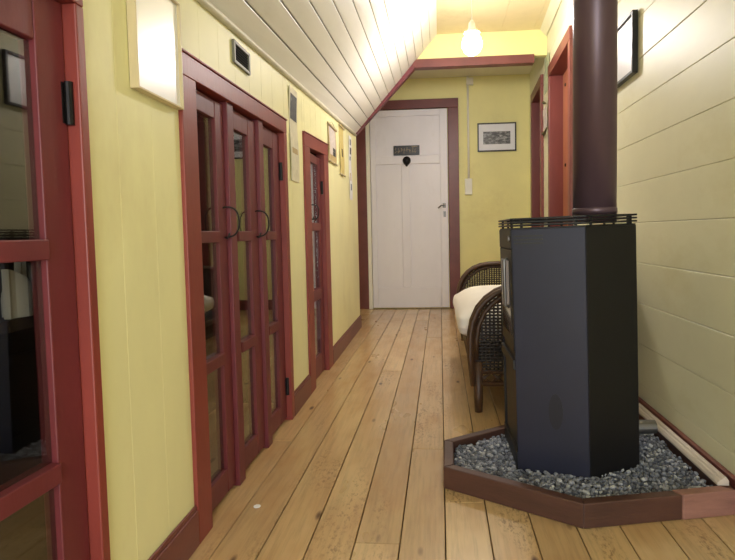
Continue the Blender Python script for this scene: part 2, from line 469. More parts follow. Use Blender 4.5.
def leaf(name, y0, y1, z0, z1, panes, ls, rs, label, handle=None, hinges=()):
    r = thing(name, lw(0, y0), label, 'door', LROT, kind='structure')
    L = y1-y0; F, B = -.012, -.042
    g = .0006
    mb = MB(); mb.box((B, g, z0), (F, ls, z1)); mb.build('stile', M['red'], r, bevel=.002)
    mb = MB(); mb.box((B, L-rs, z0), (F, L-g, z1)); mb.build('stile', M['red'], r, bevel=.002)
    zs = [z1]+[v for p in panes for v in p]+[z0]
    names = ['top_rail']+['middle_rail']*(len(panes)-1)+['bottom_rail']
    for i, nm in enumerate(names):
        za, zb = zs[2*i+1], zs[2*i]
        mb = MB(); mb.box((B, ls+g, za), (F+(.006 if nm == 'middle_rail' else -.001), L-rs-g, zb)); mb.build(nm, M['red'], r, bevel=.002)
    for zt, zb in panes:
        mb = MB(); mb.box((-.026, ls+g, zb+g), (-.0225, L-rs-g, zt-g)); mb.build('pane', M['glass'], r)
    if handle:
        hy, hz, hh = handle
        hy -= y0
        pts = []
        for i in range(25):       # curled iron loop standing out from the stile
            t = i/24
            a = PI*t
            pts.append((F+.002+.038*math.sin(a)**.8, hy+.012*math.sin(a*1.0)-.008*t, hz+hh*(.5-t)+.012*math.sin(2*a)))
        pts = [(F, hy-.012, hz+hh*.5-.004)]+pts+[(F+.012, hy-.016, hz-hh*.5-.004), (F+.016, hy-.006, hz-hh*.5+.012)]
        mb = MB(); mb.tube(pts, .0026, 8); h = mb.build('handle', M['iron'], r, smooth=True); h['label'] = 'curled black iron pull handle'
    for hz in hinges:
        mb = MB(); mb.tube([(F+.006, L-.002, hz-.035), (F+.006, L-.002, hz+.035)], .0065, 10)
        mb.box((F-.0005, L-.012, hz-.033), (F+.0012, L-.002, hz+.033))
        mb.build('hinge', M['iron'], r)
    return r

P3 = [(1.076, .764), (.733, .419), (.387, .08)]
casing('trim_9', .33, .888, 0, 1.185, .04, .022, .05, 'red casing around the near left closet door')
nd = leaf('door_1', .372, .864, .012, 1.133, [(1.055, .75), (.718, .394), (.362, .09)], .06, .062, 'large red glazed closet door nearest the viewer on the left', hinges=(.972,))
TH = math.radians(-2.6)
nd.rotation_euler = (0, 0, LROT+TH); nd.location = Vector(nd.location)+lw(0, .864)-lw(0, .372)-Vector((-.492*math.sin(LROT+TH), .492*math.cos(LROT+TH), 0))
casing('trim_10', 1.242, 2.168, 0, 1.19, .08, .04, .052, 'red casing around the three closet doors', mull=((1.551, 1.60), (1.838, 1.886)), dz=(-.008, .016))
leaf('door_2', 1.324, 1.549, .012, 1.127, P3, .03, .06, 'first of three red glazed closet doors, nearest the viewer', handle=(1.533, .79, .088))
leaf('door_3', 1.602, 1.836, .012, 1.134, P3, .03, .075, 'middle one of three red glazed closet doors', handle=(1.82, .79, .088))
leaf('door_4', 1.888, 2.126, .012, 1.142, P3, .03, .085, 'last of three red glazed closet doors, beside the pale paper strip', hinges=(1.0, .14))
casing('trim_11', 2.477, 3.048, 0, 1.235, .11, .12, .06, 'red casing around the narrow closet door', dz=(-.018, .012))
leaf('door_5', 2.589, 2.926, .012, 1.155, [(1.112, .809), (.768, .466), (.412, .116)], .02, .075, 'narrow red glazed closet door halfway along the left wall', handle=(2.66, .86, .07), hinges=(1.0,))

# ------------------------------------------------------------------ far white door
r = thing('door_6', (-.30, YE-.02, 0), 'white panelled door at the far end of the hall', 'door', kind='structure')
X0, X1 = -.667, .083
def fx(a): return a+.30
mb = MB(); mb.box((fx(X0), -.012, .012), (fx(X1), .0195, 1.935)); mb.build('door_slab', M['white'], r, bevel=.003)
def fb(nm, x0, x1, z0, z1): mb = MB(); mb.box((fx(x0), -.028, z0), (fx(x1), -.0125, z1)); mb.build(nm, M['white'], r, bevel=.004)
fb('stile', X0, -.615, .012, 1.935); fb('stile', .009, X1, .012, 1.935)
fb('rail', -.6145, .0085, 1.873, 1.935); fb('rail', -.6145, .0085, 1.415, 1.498); fb('rail', -.6145, .0085, .012, .21)
fb('muntin', -.367, -.283, .2105, 1.4145)
mb = MB(); mb.box((fx(-.438), -.036, 1.499), (fx(-.187), -.0282, 1.592)); pl = mb.build('name_plaque', M['black'], r, bevel=.002); pl['label'] = 'dark carved plaque with pale lettering'
mb = MB()          # worn carved characters, not legible in the photograph
random.seed(3)
for i in range(8):
    x0 = fx(-.415)+i*.027
    T = Matrix.Translation((x0, -.037, 1.546))
    for q in range(3):
        a = random.choice((0, PI/2, PI/4, -PI/4, PI/2)); L = random.uniform(.008, .018)
        mb.box((-L, -.001, -.0022), (L, .001, .0022), T @ Matrix.Translation((random.uniform(-.004, .004), 0, random.uniform(-.018, .018))) @ Matrix.Rotation(a, 4, 'Y'))
mb.box((fx(-.265), -.038, 1.578), (fx(-.205), -.0362, 1.583))
mb.build('lettering', M['brass'], pl)
mb = MB(); T = Matrix.Translation((fx(-.312), -.029, 1.448)) @ Matrix.Rotation(PI/2, 4, 'X')
mb.lathe([(.040, 0), (.040, .006), (.026, .016), (.008, .022)], seg=20, T=T)
mb.tube([(fx(-.312)+.026*math.cos(a), -.048, 1.435+.03*math.sin(a)) for a in np.linspace(0, 2*PI, 20, endpoint=False)], .006, 8, closed=True)
mb.lathe([(.012, 0), (.012, .01), (.004, .014)], seg=12, T=Matrix.Translation((fx(-.312), -.046, 1.40)) @ Matrix.Rotation(PI/2, 4, 'X'))
k_ = mb.build('knocker', M['iron'], r, smooth=False); k_['label'] = 'round dark iron door knocker'
mb = MB(); mb.box((fx(.03), -.034, .985), (fx(.06), -.0285, 1.03)); mb.tube([(fx(.045), -.034, 1.008), (fx(.045), -.07, 1.008)], .008, 10)
mb.tube([(fx(.05), -.07, 1.011), (fx(.015), -.074, 1.006), (fx(-.015), -.07, .98)], .0075, 10)
mb.build('lever_handle', M['steel'], r, bevel=.001)
mb = MB(); mb.box((fx(.036), -.032, .895), (fx(.06), -.0285, .95)); mb.tube([(fx(.048), -.0325, .932), (fx(.048), -.034, .932)], .006, 10); mb.build('key_plate', M['steel'], r, bevel=.001)
r = thing('trim_12', (-.30, YE, 0), 'dark red frame around the white far door', 'door frame', kind='structure')
def fr(nm, x0, x1, z0, z1, mat=M['red2']): mb = MB(); mb.box((fx(x0), -.05, z0), (fx(x1), -.0005, z1)); return mb.build(nm, mat, r, bevel=.004)
fr('jamb', .089, .191, 0, 1.942); fr('jamb', -.83, -.71, 0, 1.942); fr('header', -.83, .191, 1.9425, 2.03)
fr('door_stop', -.7095, -.671, 0, 1.942, M['whiteplastic'])

# ------------------------------------------------------------------ right doorways
def rdoor(i, y0, y1, z1, lab):
    X = xr(y0); ang = -math.atan((xr(y1)-xr(y0))/(y1-y0)) if y0 > 3.4 else -math.atan((xr(y1)-xr(y0))/(y1-y0))
    r = thing('door_%d' % (6+i), (X, y0, 0), lab, 'door', ang, kind='structure')
    L = y1-y0
    for a, b in ((0, .055), (L-.055, L)):
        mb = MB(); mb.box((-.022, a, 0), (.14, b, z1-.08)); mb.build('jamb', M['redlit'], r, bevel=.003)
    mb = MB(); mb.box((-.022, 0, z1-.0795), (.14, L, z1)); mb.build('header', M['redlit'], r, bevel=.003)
    mb = MB(); mb.box((.075, .0555, .01), (.11, L-.0555, z1-.0805)); lf = mb.build('door_leaf', M['orange'] if i == 1 else M['red'], r, bevel=.003)
    if i == 1: lf['label'] = 'natural orange timber door leaf'
    mb = MB()
    for z in (.6, 1.2, 1.75):
        mb.lathe([(.012, 0), (.012, .004), (.006, .008)], seg=12, T=Matrix.Translation((.0748, L-.16, z)) @ Matrix.Rotation(-PI/2, 4, 'Y'))
    mb.build('screw_caps', M['iron'], r)
rdoor(1, 3.28, 4.08, 1.925, 'brick red doorway in the right wall just beyond the flue pipe')
rdoor(2, 4.45, 5.12, 1.975, 'dark red doorway at the far end of the right wall')

# ------------------------------------------------------------------ stove, flue, hearth
GZ = .05
HA = [(.001, 1.56), (.348, 1.356), (.757, 1.446), (.757, 1.985), (.31, 1.985), (.004, 1.768)]
def inset(poly, d):
    n = len(poly); out = []
    cx = sum(p[0] for p in poly)/n; cy = sum(p[1] for p in poly)/n
    for i in range(n):
        p0, p1, p2 = (Vector(poly[i-1]), Vector(poly[i]), Vector(poly[(i+1) % n]))
        e1 = (p1-p0).normalized(); e2 = (p2-p1).normalized()
        n1 = Vector((-e1.y, e1.x)); n2 = Vector((-e2.y, e2.x))
        c = Vector((cx, cy))-p1
        if n1.dot(c) < 0: n1 = -n1
        if n2.dot(c) < 0: n2 = -n2
        b = (n1+n2); b = b/(1+n1.dot(n2))
        out.append((p1.x+b.x*d, p1.y+b.y*d))
    return out
HI = inset(HA, .03)
hearth = thing('hearth_surround', (0, 0, 0), 'low stained timber border holding grey gravel under the stove', 'hearth')
n = len(HA)
for i in range(n):
    a, b, c, d = HA[i], HA[(i+1) % n], HI[(i+1) % n], HI[i]
    z1 = .066
    if i == 1:      # right part of the front edge is a lighter offcut
        f = .64
        m0 = Vector(a).lerp(Vector(b), f); m1 = Vector(d).lerp(Vector(c), f)
        mb = MB(); mb.prism([a, tuple(m0), tuple(m1), d], .001, z1); mb.build('border_board', M['hearth'], hearth, bevel=.003)
        mb = MB(); e = Vector((.006, -.004))
        m0b = m0+Vector((.0012, 0)); m1b = m1+Vector((.0012, 0))
        mb.prism([tuple(m0b+Vector((.001, -.002))), tuple(Vector(b)+Vector((0, -.002))), c, tuple(m1b)], .001, z1+.002)
        o = mb.build('border_board', M['hearth_top'], hearth, bevel=.003); o['label'] = 'paler pinkish offcut at the right end'
        continue
    mb = MB(); mb.prism([a, b, c, d], .001, z1); mb.build('border_board', M['hearth'], hearth, bevel=.003)
mb = MB(); mb.prism(inset(HA, .031), .001, .030); mb.build('tray_bed', M['gravelbed'], hearth)

SP = [(.221, 1.60), (.413, 1.538), (.579, 1.631), (.583, 1.855), (.41, 1.925), (.217, 1.868)]
def inside(poly, x, y):
    c = False; j = len(poly)-1
    for i in range(len(poly)):
        (xi, yi), (xj, yj) = poly[i], poly[j]
        if (yi > y) != (yj > y) and x < (xj-xi)*(y-yi)/(yj-yi)+xi: c = not c
        j = i
    return c
# gravel: thousands of crushed stones
random.seed(11)
ico = bmesh.new(); bmesh.ops.create_icosphere(ico, subdivisions=1, radius=1)
IV = np.array([v.co[:] for v in ico.verts]); IF = [[v.index for v in f.verts] for f in ico.faces]; ico.free()
rng = np.random.default_rng(5)
V = []; Fc = []; base = 0
G2 = inset(HA, .037); S2 = inset(SP, .022)
xs0, xs1, ys0, ys1 = .005, .76, 1.36, 1.985
for layer, (z0, step) in enumerate(((.034, .0125), (.041, .0115), (.048, .0125))):
    yy = ys0
    while yy < ys1:
        xx = xs0
        while xx < xs1:
            px, py = xx+rng.uniform(-.006, .006), yy+rng.uniform(-.006, .006)
            xx += step
            if not inside(G2, px, py) or inside(S2, px, py): continue
            if layer == 2 and rng.random() < .35: continue
            h = .007*max(0, noise.noise(Vector((px*7, py*7, 3))))
            s = rng.uniform(.0044, .0076)
            v = IV*(1+rng.uniform(-.22, .22, (len(IV), 1)))*np.array([s*rng.uniform(.8, 1.3), s*rng.uniform(.8, 1.3), s*rng.uniform(.6, .9)])
            a, b = rng.uniform(0, 6.28), rng.uniform(-.6, .6)
            ca, sa, cb, sb = math.cos(a), math.sin(a), math.cos(b), math.sin(b)
            R = np.array([[ca, -sa, 0], [sa, ca, 0], [0, 0, 1]]) @ np.array([[1, 0, 0], [0, cb, -sb], [0, sb, cb]])
            v = v @ R.T+np.array([px, py, z0+h+rng.uniform(-.002, .002)])
            V.append(v); Fc.extend([[i+base for i in f] for f in IF]); base += len(IV)
        yy += step
V = np.concatenate(V)
me = bpy.data.meshes.new('gravel'); me.from_pydata(V.tolist(), [], Fc); me.materials.append(M['gravel'])
gr = bpy.data.objects.new('gravel', me); C.objects.link(gr)
tag(gr, 'grey crushed stone gravel filling the hearth around the stove', 'gravel', kind='stuff')

# stove body (shield shaped plan), parts in stove coordinates
SC = Vector((.405, 1.735, .036))
stove = thing('pellet_stove', SC, 'dark navy faceted stove standing in the gravel hearth', 'stove')
stove.rotation_euler = (0, -.021, 0)
def sp(poly): return [(x-SC.x, y-SC.y) for x, y in poly]
Z = lambda z: z-SC.z
body = sp(SP)
mb = MB()
# rear and side shell without the front (front is the face towards the corridor)
mb.prism(sp(inset(SP, .004)), Z(.036), Z(.752)); mb.build('inner_body', M['stove_dark'], stove)
def panel(nm, p, q, z0, z1, mat, t=.006, out=.0, ins=.0):
    p, q = Vector(p), Vector(q); d = (q-p).normalized(); nrm = Vector((d.y, -d.x))
    cen = Vector((0, 0))
    if nrm.dot((p+q)/2-cen) < 0: nrm = -nrm
    p2, q2 = p+d*ins, q-d*ins
    pts = [p2+nrm*out, q2+nrm*out, q2+nrm*(out-t), p2+nrm*(out-t)]
    mb = MB(); mb.prism([tuple(v) for v in pts], z0, z1); return mb.build(nm, mat, stove, bevel=.0015)
L_, C_, R_, R2_, B_, F_ = body
panel('side_panel', L_, C_, Z(.036), Z(.757), M['stove'], out=.0015, ins=.0004)
panel('rear_panel', C_, R_, Z(.036), Z(.757), M['stove_dark'], out=.0015, ins=.0004)
panel('wall_panel', R_, R2_, Z(.036), Z(.757), M['stove_dark'], out=.0015, ins=.0004)
panel('wall_panel', R2_, B_, Z(.036), Z(.757), M['stove_dark'], out=.0015, ins=.0004)
panel('side_panel', B_, F_, Z(.036), Z(.757), M['stove'], out=.0015, ins=.0004)
# front: control panel, glazed door, ledge, fuel opening
panel('control_panel', F_, L_, Z(.70), Z(.757), M['stove_dark'], out=.003, ins=.004)
dr = panel('fire_door', F_, L_, Z(.40), Z(.698), M['stove_dark'], t=.012, out=.002, ins=.006)
panel('door_glass', F_, L_, Z(.44), Z(.665), M['stoveglass'], t=.003, out=.0032, ins=.04)
panel('front_ledge', F_, L_, Z(.345), Z(.375), M['stove_dark'], t=.03, out=.006, ins=.004)
panel('lower_frame', F_, L_, Z(.036), Z(.10), M['stove_dark'], t=.01, out=.004, ins=.002)
panel('front_post', (F_[0], F_[1]), (F_[0], F_[1]-.02), Z(.10), Z(.345), M['stove_dark'], t=.012, out=.002)
mb = MB(); mb.tube([(L_[0]-.008, L_[1]+.03, Z(.73)), (L_[0]+.004, L_[1]+.03, Z(.73))], .009, 14); kn = mb.build('control_knob', M['steel'], stove)
mb = MB(); mb.tube([(L_[0]+.0, L_[1]+.09, Z(.52)), (L_[0]-.014, L_[1]+.09, Z(.525)), (L_[0]-.014, L_[1]+.09, Z(.665)), (L_[0]-.0, L_[1]+.09, Z(.67))], .0055, 10); mb.build('door_handle', M['steel'], stove, smooth=True)
# vent slots near the top of the left face
p, q = Vector(L_), Vector(C_); d = (q-p).normalized(); nrm = Vector((d.y, -d.x))
if nrm.dot((p+q)/2) < 0: nrm = -nrm
for z in (.735, .7245, .714):
    a = p+d*.006; b = p+d*.088
    pts = [a+nrm*.0025, b+nrm*.0025, b+nrm*.0012, a+nrm*.0012]
    mb = MB(); mb.prism([tuple(v) for v in pts], Z(z), Z(z+.004)); mb.build('vent_slot', M['black'], stove)
# darker oval patch on the same face
o_c = p+d*.112+nrm*.0022
T = Matrix.Translation((o_c.x, o_c.y, Z(.232))) @ Matrix.Rotation(math.atan2(d.y, d.x), 4, 'Z') @ Matrix.Rotation(PI/2, 4, 'X') @ Matrix.Diagonal((.020, .052, 1, 1))
mb = MB(); mb.lathe([(1, -.0003), (1, .0004)], seg=32, T=T); o = mb.build('oval_patch', M['dark_oval'], stove); o['label'] = 'darker oval patch on the side panel'
# top plate and three-bar gallery
mb = MB(); mb.prism(body, Z(.757), Z(.7615)); mb.build('top_plate', M['stove_dark'], stove, bevel=.001)
def out(poly, d): return [tuple(v) for v in inset([(x, y) for x, y in poly], -d)]
for z in (.766, .775, .784):
    mb = MB(); mb.ring(out(body, .004), inset(body, .012), Z(z), Z(z+.005)); mb.build('gallery_bar', M['stove_dark'], stove, bevel=.0008, seg=1)
for i in range(6):
    a, b = Vector(body[i]), Vector(body[(i+1) % 6])
    for f in (.12, .88):
        c = a.lerp(b, f)*.97; mb = MB(); mb.tube([(c.x, c.y, Z(.7615)), (c.x, c.y, Z(.788))], .004, 8); mb.build('gallery_post', M['stove_dark'], stove)
mb = MB(); mb.tube([(R2_[0]-.01, R2_[1]-.06, Z(.10)), (R2_[0]+.105, R2_[1]-.055, Z(.10))], .022, 18); mb.tube([(R2_[0]+.03, R2_[1]-.058, Z(.10)), (R2_[0]+.038, R2_[1]-.058, Z(.10))], .025, 18)
o = mb.build('air_inlet_pipe', M['steel'], stove); o['label'] = 'grey stub pipe low on the wall side'

flue = thing('flue_pipe', (.4725, 1.72, .767), 'tall brown-black flue pipe rising from the stove to the ceiling', 'flue pipe')
mb = MB(); mb.lathe([(.0632, .001), (.0632, CEIL-.767-.002)], seg=48); mb.build('pipe', M['flue'], flue, smooth=True).data.polygons[-1].use_smooth = False
mb = MB(); mb.lathe([(.0637, .03), (.0655, .032), (.0655, .045), (.0637, .047)], seg=48); mb.build('collar', M['flue'], flue, smooth=True)
for pl in (flue.children[0].data.polygons):
    if abs(pl.normal.z) > .9: pl.use_smooth = False

# weathered white moulding lying along the wall
mo = thing('white_moulding', (.738, 1.468, .0675), 'weathered white timber moulding lying on the gravel against the right skirting', 'moulding', math.atan(-.0))
prof = [(px_*.8, pz_*.8) for px_, pz_ in [(-.022, 0), (.016, 0), (.016, .016), (.006, .030), (.001, .026), (-.004, .026), (-.009, .019), (-.014, .019), (-.022, .008)]]
mb = MB(); mb.prism(prof, 0, .63, Matrix(((1, 0, 0, 0), (0, 0, 1, 0), (0, 1, 0, 0), (0, 0, 0, 1))))
mb.build('moulding_length', M['oldwhite'], mo, bevel=.0015)

# ------------------------------------------------------------------ wicker settee
S0 = Vector((.12, 2.25, 0))
sofa = thing('wicker_settee', S0, 'dark brown wicker settee with arched woven arms behind the stove', 'settee')
LEN, DEP = 1.5, .56
def arch(y, r=.0):
    pts = [(.012, y, .12), (.0, y, .24), (.002, y, .33), (.012, y, .385), (.034, y, .435), (.066, y, .472), (.105, y, .50), (.15, y, .518), (.21, y, .527), (.30, y, .53), (.42, y, .535), (.545, y, .545)]
    return pts
def arch_top(x):
    ps = [(p[0], p[2]) for p in arch(0)[2:]]
    for (x0, z0), (x1, z1) in zip(ps, ps[1:]):
        if x0 <= x <= x1: return z0+(z1-z0)*(x-x0)/(x1-x0)
    return .53
def arm(y, sgn):
    mb = MB(); mb.tube(arch(y), .017, 10); mb.tube([(p[0]+.022, p[1]+.004*sgn, p[2]-.02) for p in arch(y)[1:]], .011, 8)
    mb.tube([(p[0]-.004, p[1]+.022*sgn, p[2]-.004) for p in arch(y)], .012, 8)
    A = mb.build('arm', M['wicker'], sofa, smooth=True)
    mb = MB(); x = .03
    k = 0
    while x < .54:
        zt = arch_top(x)-.015
        pts = [(x, y+.004*math.sin(i*PI+k*PI), 0.17+(zt-.17)*i/14) for i in range(15)]
        mb.tube(pts, .0042, 5); x += .0165; k += 1
    z = .175
    k = 0
    while z < .515:
        xs = [xx for xx in np.linspace(.012, .545, 34) if arch_top(xx)-.01 > z]
        if len(xs) > 2: mb.tube([(xx, y+.005*math.cos(j*PI+k*PI), z) for j, xx in enumerate(xs)], .0046, 5)
        z += .0135; k += 1
    mb.build('woven_panel', M['wicker_dark'], A, smooth=True)
    mb = MB()
    mb.tube([(.01, y, .168), (.55, y, .168)], .009, 8); mb.tube([(.01, y, .118), (.55, y, .118)], .011, 8)
    x = .03
    while x < .5:
        mb.tube([(x, y, .122), (x+.05, y, .165)], .005, 6); mb.tube([(x+.05, y, .122), (x, y, .165)], .005, 6); x += .055
    mb.build('lattice_band', M['wicker'], A, smooth=True)
arm(0, -1); arm(LEN, 1)
for x, y in ((.03, .0), (.53, .0), (.03, LEN), (.53, LEN)):
    mb = MB(); mb.tube([(x, y, .001), (x, y, .06), (x, y, .21)], [.016, .019, .019], 12); mb.build('leg', M['wicker'], sofa, smooth=True)
mb = MB(); mb.tube([(.02, .0, .125), (.02, LEN, .125)], .013, 10); mb.tube([(.005, .0, .215), (.005, LEN, .215)], .016, 10)
for k in range(60):
    y = .02+k*(LEN-.04)/59; mb.tube([(.02, y, .125), (.008, y, .215)], .0045, 5)
for z in np.linspace(.14, .205, 6):
    mb.tube([(.016-.1*(z-.14)+.003*math.cos(i*PI), .01+i*(LEN-.02)/60, z) for i in range(61)], .0045, 5)
mb.build('front_apron', M['wicker'], sofa, smooth=True)
mb = MB()
for k in range(40): mb.tube([(.01, .02+k*(LEN-.04)/39, .218), (.54, .02+k*(LEN-.04)/39, .218)], .008, 6)
mb.build('seat', M['wicker_dark'], sofa, smooth=True)
mb = MB()
mb.tube([(.545, 0, .2), (.555, 0, .545), (.565, .12, .66), (.57, .4, .70), (.57, LEN-.4, .70), (.565, LEN-.12, .66), (.555, LEN, .545), (.545, LEN, .2)], .016, 10)
for k in range(50):
    y = .03+k*(LEN-.06)/49; mb.tube([(.548, y, .21), (.562, y, .64 if .1 < y < LEN-.1 else .56)], .005, 5)
for z in np.arange(.23, .64, .016): mb.tube([(.55+.003*math.cos(i*PI), .02+i*(LEN-.04)/50, z) for i in range(51)], .005, 5)
mb.build('backrest', M['wicker_dark'], sofa, smooth=True)

def cushion(name, loc, dims, rot, label, cat, puff=2.6, wob=.006, seed=0, parent=None):
    mb = MB(); bm = mb.bm
    bmesh.ops.create_cube(bm, size=2); bmesh.ops.subdivide_edges(bm, edges=bm.edges, cuts=9, use_grid_fill=True)
    for v in bm.verts:
        x, y, z = v.co
        # rounded slab: thickness swells towards the middle
        fx_, fy_ = 1-abs(x)**puff, 1-abs(y)**puff
        zz = z*(.34+.66*(max(fx_, 0)*max(fy_, 0))**.45)
        px, py = x*(1-.05*abs(z)**2*abs(x)), y*(1-.03*abs(z)**2*abs(y))
        nz = noise.noise(Vector((x*2.1+seed, y*3.3, z*1.7)))*wob
        v.co = Vector((px*dims[0]/2, py*dims[1]/2, zz*dims[2]/2))*(1)+Vector((nz, nz*.5, nz))
    o = mb.build(name, M['cloth'], None, smooth=True)
    s = o.modifiers.new('subsurf', 'SUBSURF'); s.levels = 1; s.render_levels = 1
    o.location = loc; o.rotation_euler = rot
    return tag(o, label, cat)
cushion('seat_cushion', (.34, 2.79, .345), (.54, .95, .23), (0, 0, 0), 'thick white seat cushion bulging over the front of the wicker settee', 'cushion', puff=2.6)
# ------------------------------------------------------------------ things on the left wall
def frame(name, L, H, w, t, label, fmat, inner, mat_w=0, loc=(0, 0, 0), rz=0, tilt=0, picmat=None, cat='picture'):
    """lies in its own y-z plane, facing +x"""
    r = thing(name, loc, label, cat, rz); r.rotation_euler = (0, tilt, rz)
    mb = MB()
    mb.box((0, 0, 0), (t, w, H)); mb.box((0, L-w, 0), (t, L, H)); mb.box((0, w, 0), (t, L-w, w)); mb.box((0, w, H-w), (t, L-w, H))
    mb.build('frame', fmat, r, bevel=.0012)
    mb = MB(); mb.box((.002, w, w), (t*.6, L-w, H-w)); mb.build('mount' if mat_w else 'print', inner, r)
    if mat_w:
        mb = MB(); mb.box((t*.6+.0002, mat_w[0], mat_w[1]), (t*.6+.001, mat_w[2], mat_w[3])); mb.build('print', picmat, r)
    return r
p = lw(.0015, 1.035, 1.042)
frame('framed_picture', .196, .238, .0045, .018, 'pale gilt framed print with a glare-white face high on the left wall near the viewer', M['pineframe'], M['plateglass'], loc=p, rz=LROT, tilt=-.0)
# vent
r = thing('vent_grille', lw(.001, 1.605, 1.265), 'small black mesh vent above the triple closet doors', 'vent', LROT)
mb = MB(); L, H, w = .142, .068, .010
mb.box((0, 0, 0), (.008, w, H)); mb.box((0, L-w, 0), (.008, L, H)); mb.box((0, w, 0), (.008, L-w, w)); mb.box((0, w, H-w), (.008, L-w, H)); mb.build('grille_frame', M['ventframe'], r, bevel=.001)
mb = MB(); mb.box((0, w, w), (.002, L-w, H-w)); mb.build('vent_back', M['lattice'], r)
mb = MB()
for i in range(1, 14): mb.box((.002, w+i*.0087, w), (.0045, w+i*.0087+.0025, H-w))
for i in range(1, 6): mb.box((.002, w, w+i*.008), (.004, L-w, w+i*.008+.002))
mb.build('mesh_grid', M['lattice'], r)

def strip(name, y0, y1, z0, z1, label, body, bands=(), rollers=None, cat='hanging', cord=False):
    r = thing(name, lw(.002, y0, z0), label, cat, LROT); L, H = y1-y0, z1-z0
    n = 16; mb = MB()
    for i in range(n):
        a, b = H*i/n, H*(i+1)/n
        f = lambda z: .002+.0025*math.sin(z*19)
        mb.hexa([(f(a)-.001, 0, a), (f(a)+.001, 0, a), (f(a)+.001, L, a), (f(a)-.001, L, a), (f(b)-.001, 0, b), (f(b)+.001, 0, b), (f(b)+.001, L, b), (f(b)-.001, L, b)])
    mb.build('paper', body, r)
    for (nm, a, b, c, d, m) in bands:
        mb = MB(); k = 6
        for i in range(k):
            za, zb = H*(a+(b-a)*i/k), H*(a+(b-a)*(i+1)/k)
            f = lambda z: .0032+.0025*math.sin(z*19)
            mb.hexa([(f(za), L*c, za), (f(za)+.0006, L*c, za), (f(za)+.0006, L*d, za), (f(za), L*d, za), (f(zb), L*c, zb), (f(zb)+.0006, L*c, zb), (f(zb)+.0006, L*d, zb), (f(zb), L*d, zb)])
        mb.build(nm, m, r)
    if rollers:
        for z in (0, H):
            mb = MB(); mb.tube([(.006, -.012, z), (.006, L+.012, z)], .006, 10); mb.build('roller', rollers, r, smooth=True)
    if cord:
        mb = MB(); mb.tube([(.005, .004, H), (.003, L/2, H+.03), (.005, L-.004, H)], .0012, 6); mb.build('cord', M['black'], r)
    return r
strip('paper_banner', 2.245, 2.375, .978, 1.368, 'long pale paper strip with a dark print at its top, right of the triple doors', M['paper'], [('dark_print', .66, .93, .1, .9, M['ink']), ('faint_print', .3, .36, .15, .85, M['paper_tan'])], cat='banner')
strip('hanging_scroll', 3.09, 3.34, 1.172, 1.38, 'tan hanging scroll with a dark seal low down, above the narrow closet door', M['paper_tan'], [('picture_field', .2, .95, .12, .88, M['paper_pink']), ('dark_seal', .2, .42, .5, .85, M['ink'])], M['pineframe'], 'scroll', True)
strip('hanging_scroll', 3.48, 3.64, 1.135, 1.445, 'slim ochre hanging scroll with a small brown mark, beside the tan scroll', M['paper_ochre'], [('brown_mark', .38, .55, .4, .7, M['olive'])], M['pineframe'], 'scroll', True)
r = strip('paper_banner', 3.87, 3.99, .995, 1.45, 'white paper strip with blue-grey brush marks, farthest along the left wall', M['mat'], [('brush_mark', .86, .95, .25, .7, M['inkblue']), ('brush_mark', .72, .82, .3, .8, M['ink']), ('brush_mark', .62, .68, .3, .6, M['inkblue']), ('brush_mark', .3, .42, .3, .6, M['paper_tan']), ('brush_mark', .15, .25, .35, .7, M['inkblue'])], cat='banner')

# ------------------------------------------------------------------ far wall: picture, switch, conduit
def facing(name, loc, label, cat, rz): return thing(name, loc, label, cat, rz)
frame('framed_picture', .368, .272, .012, .02, 'small black framed landscape photograph with white mount on the far yellow wall', M['black'], M['mat'], (.055, .07, .312, .19), loc=(.373, YE-.002, 1.515), rz=-PI/2, picmat=M['photo_bw'])
r = thing('light_switch', (.281, YE-.001, 1.106), 'ivory wall switch with conduit and junction box right of the white door', 'light switch')
mb = MB(); mb.box((-.034, -.032, 0), (.036, 0, .155)); mb.build('switch_box', M['whiteplastic'], r, bevel=.006)
mb = MB(); mb.box((-.012, -.040, .07), (.014, -.0325, .11)); mb.build('rocker', M['whiteplastic'], r, bevel=.002)
mb = MB(); mb.tube([(.004, -.011, .156), (.004, -.011, 1.17)], .0105, 10); mb.build('conduit', M['whiteplastic'], r, smooth=True)
mb = MB(); mb.box((-.01, -.045, 1.045), (.055, -.001, 1.11)); mb.lathe([(.018, 0), (.018, .004)], seg=16, T=Matrix.Translation((.022, -.0455, 1.078)) @ Matrix.Rotation(PI/2, 4, 'X')); mb.build('junction_box', M['whiteplastic'], r, bevel=.004)

# ------------------------------------------------------------------ right wall pictures and hangings
frame('framed_picture', .30, .24, .012, .022, 'black framed print with glare-white glazing on the right wall beside the flue pipe', M['black'], M['plateglass'], loc=(.777, 2.535, 1.357), rz=PI)
XW = xr(4.1)
r = thing('wall_hanging', (XW+.004, 4.41, 1.455), 'small pinkish cloth hanging with dark leaf ornaments between the right doorways', 'wall hanging', PI-.0)
r.rotation_euler = (0, 0, PI+math.atan(-.046)*-1*-1)
mb = MB()
for i in range(10):
    a, b = .06+i*.016, .06+(i+1)*.016; f = lambda z: .003+.003*math.sin(z*40)
    mb.hexa([(f(a), .05, a), (f(a)+.002, .05, a), (f(a)+.002, .22, a), (f(a), .22, a), (f(b), .05, b), (f(b)+.002, .05, b), (f(b)+.002, .22, b), (f(b), .22, b)])
mb.build('cloth_print', M['paper_pink'], r)
mb = MB(); mb.tube([(.008, .03, .285), (.012, .12, .262), (.01, .22, .235)], [.004, .012, .004], 8); mb.build('leaf_ornament', M['olive'], r, smooth=True)
mb = MB(); mb.tube([(.008, .02, .055), (.014, .10, .035), (.014, .16, .02), (.008, .26, .05)], [.003, .012, .012, .003], 8); mb.tube([(.01, .12, .035), (.012, .13, -.01)], [.008, .002], 8); mb.build('leaf_ornament', M['olive'], r, smooth=True)
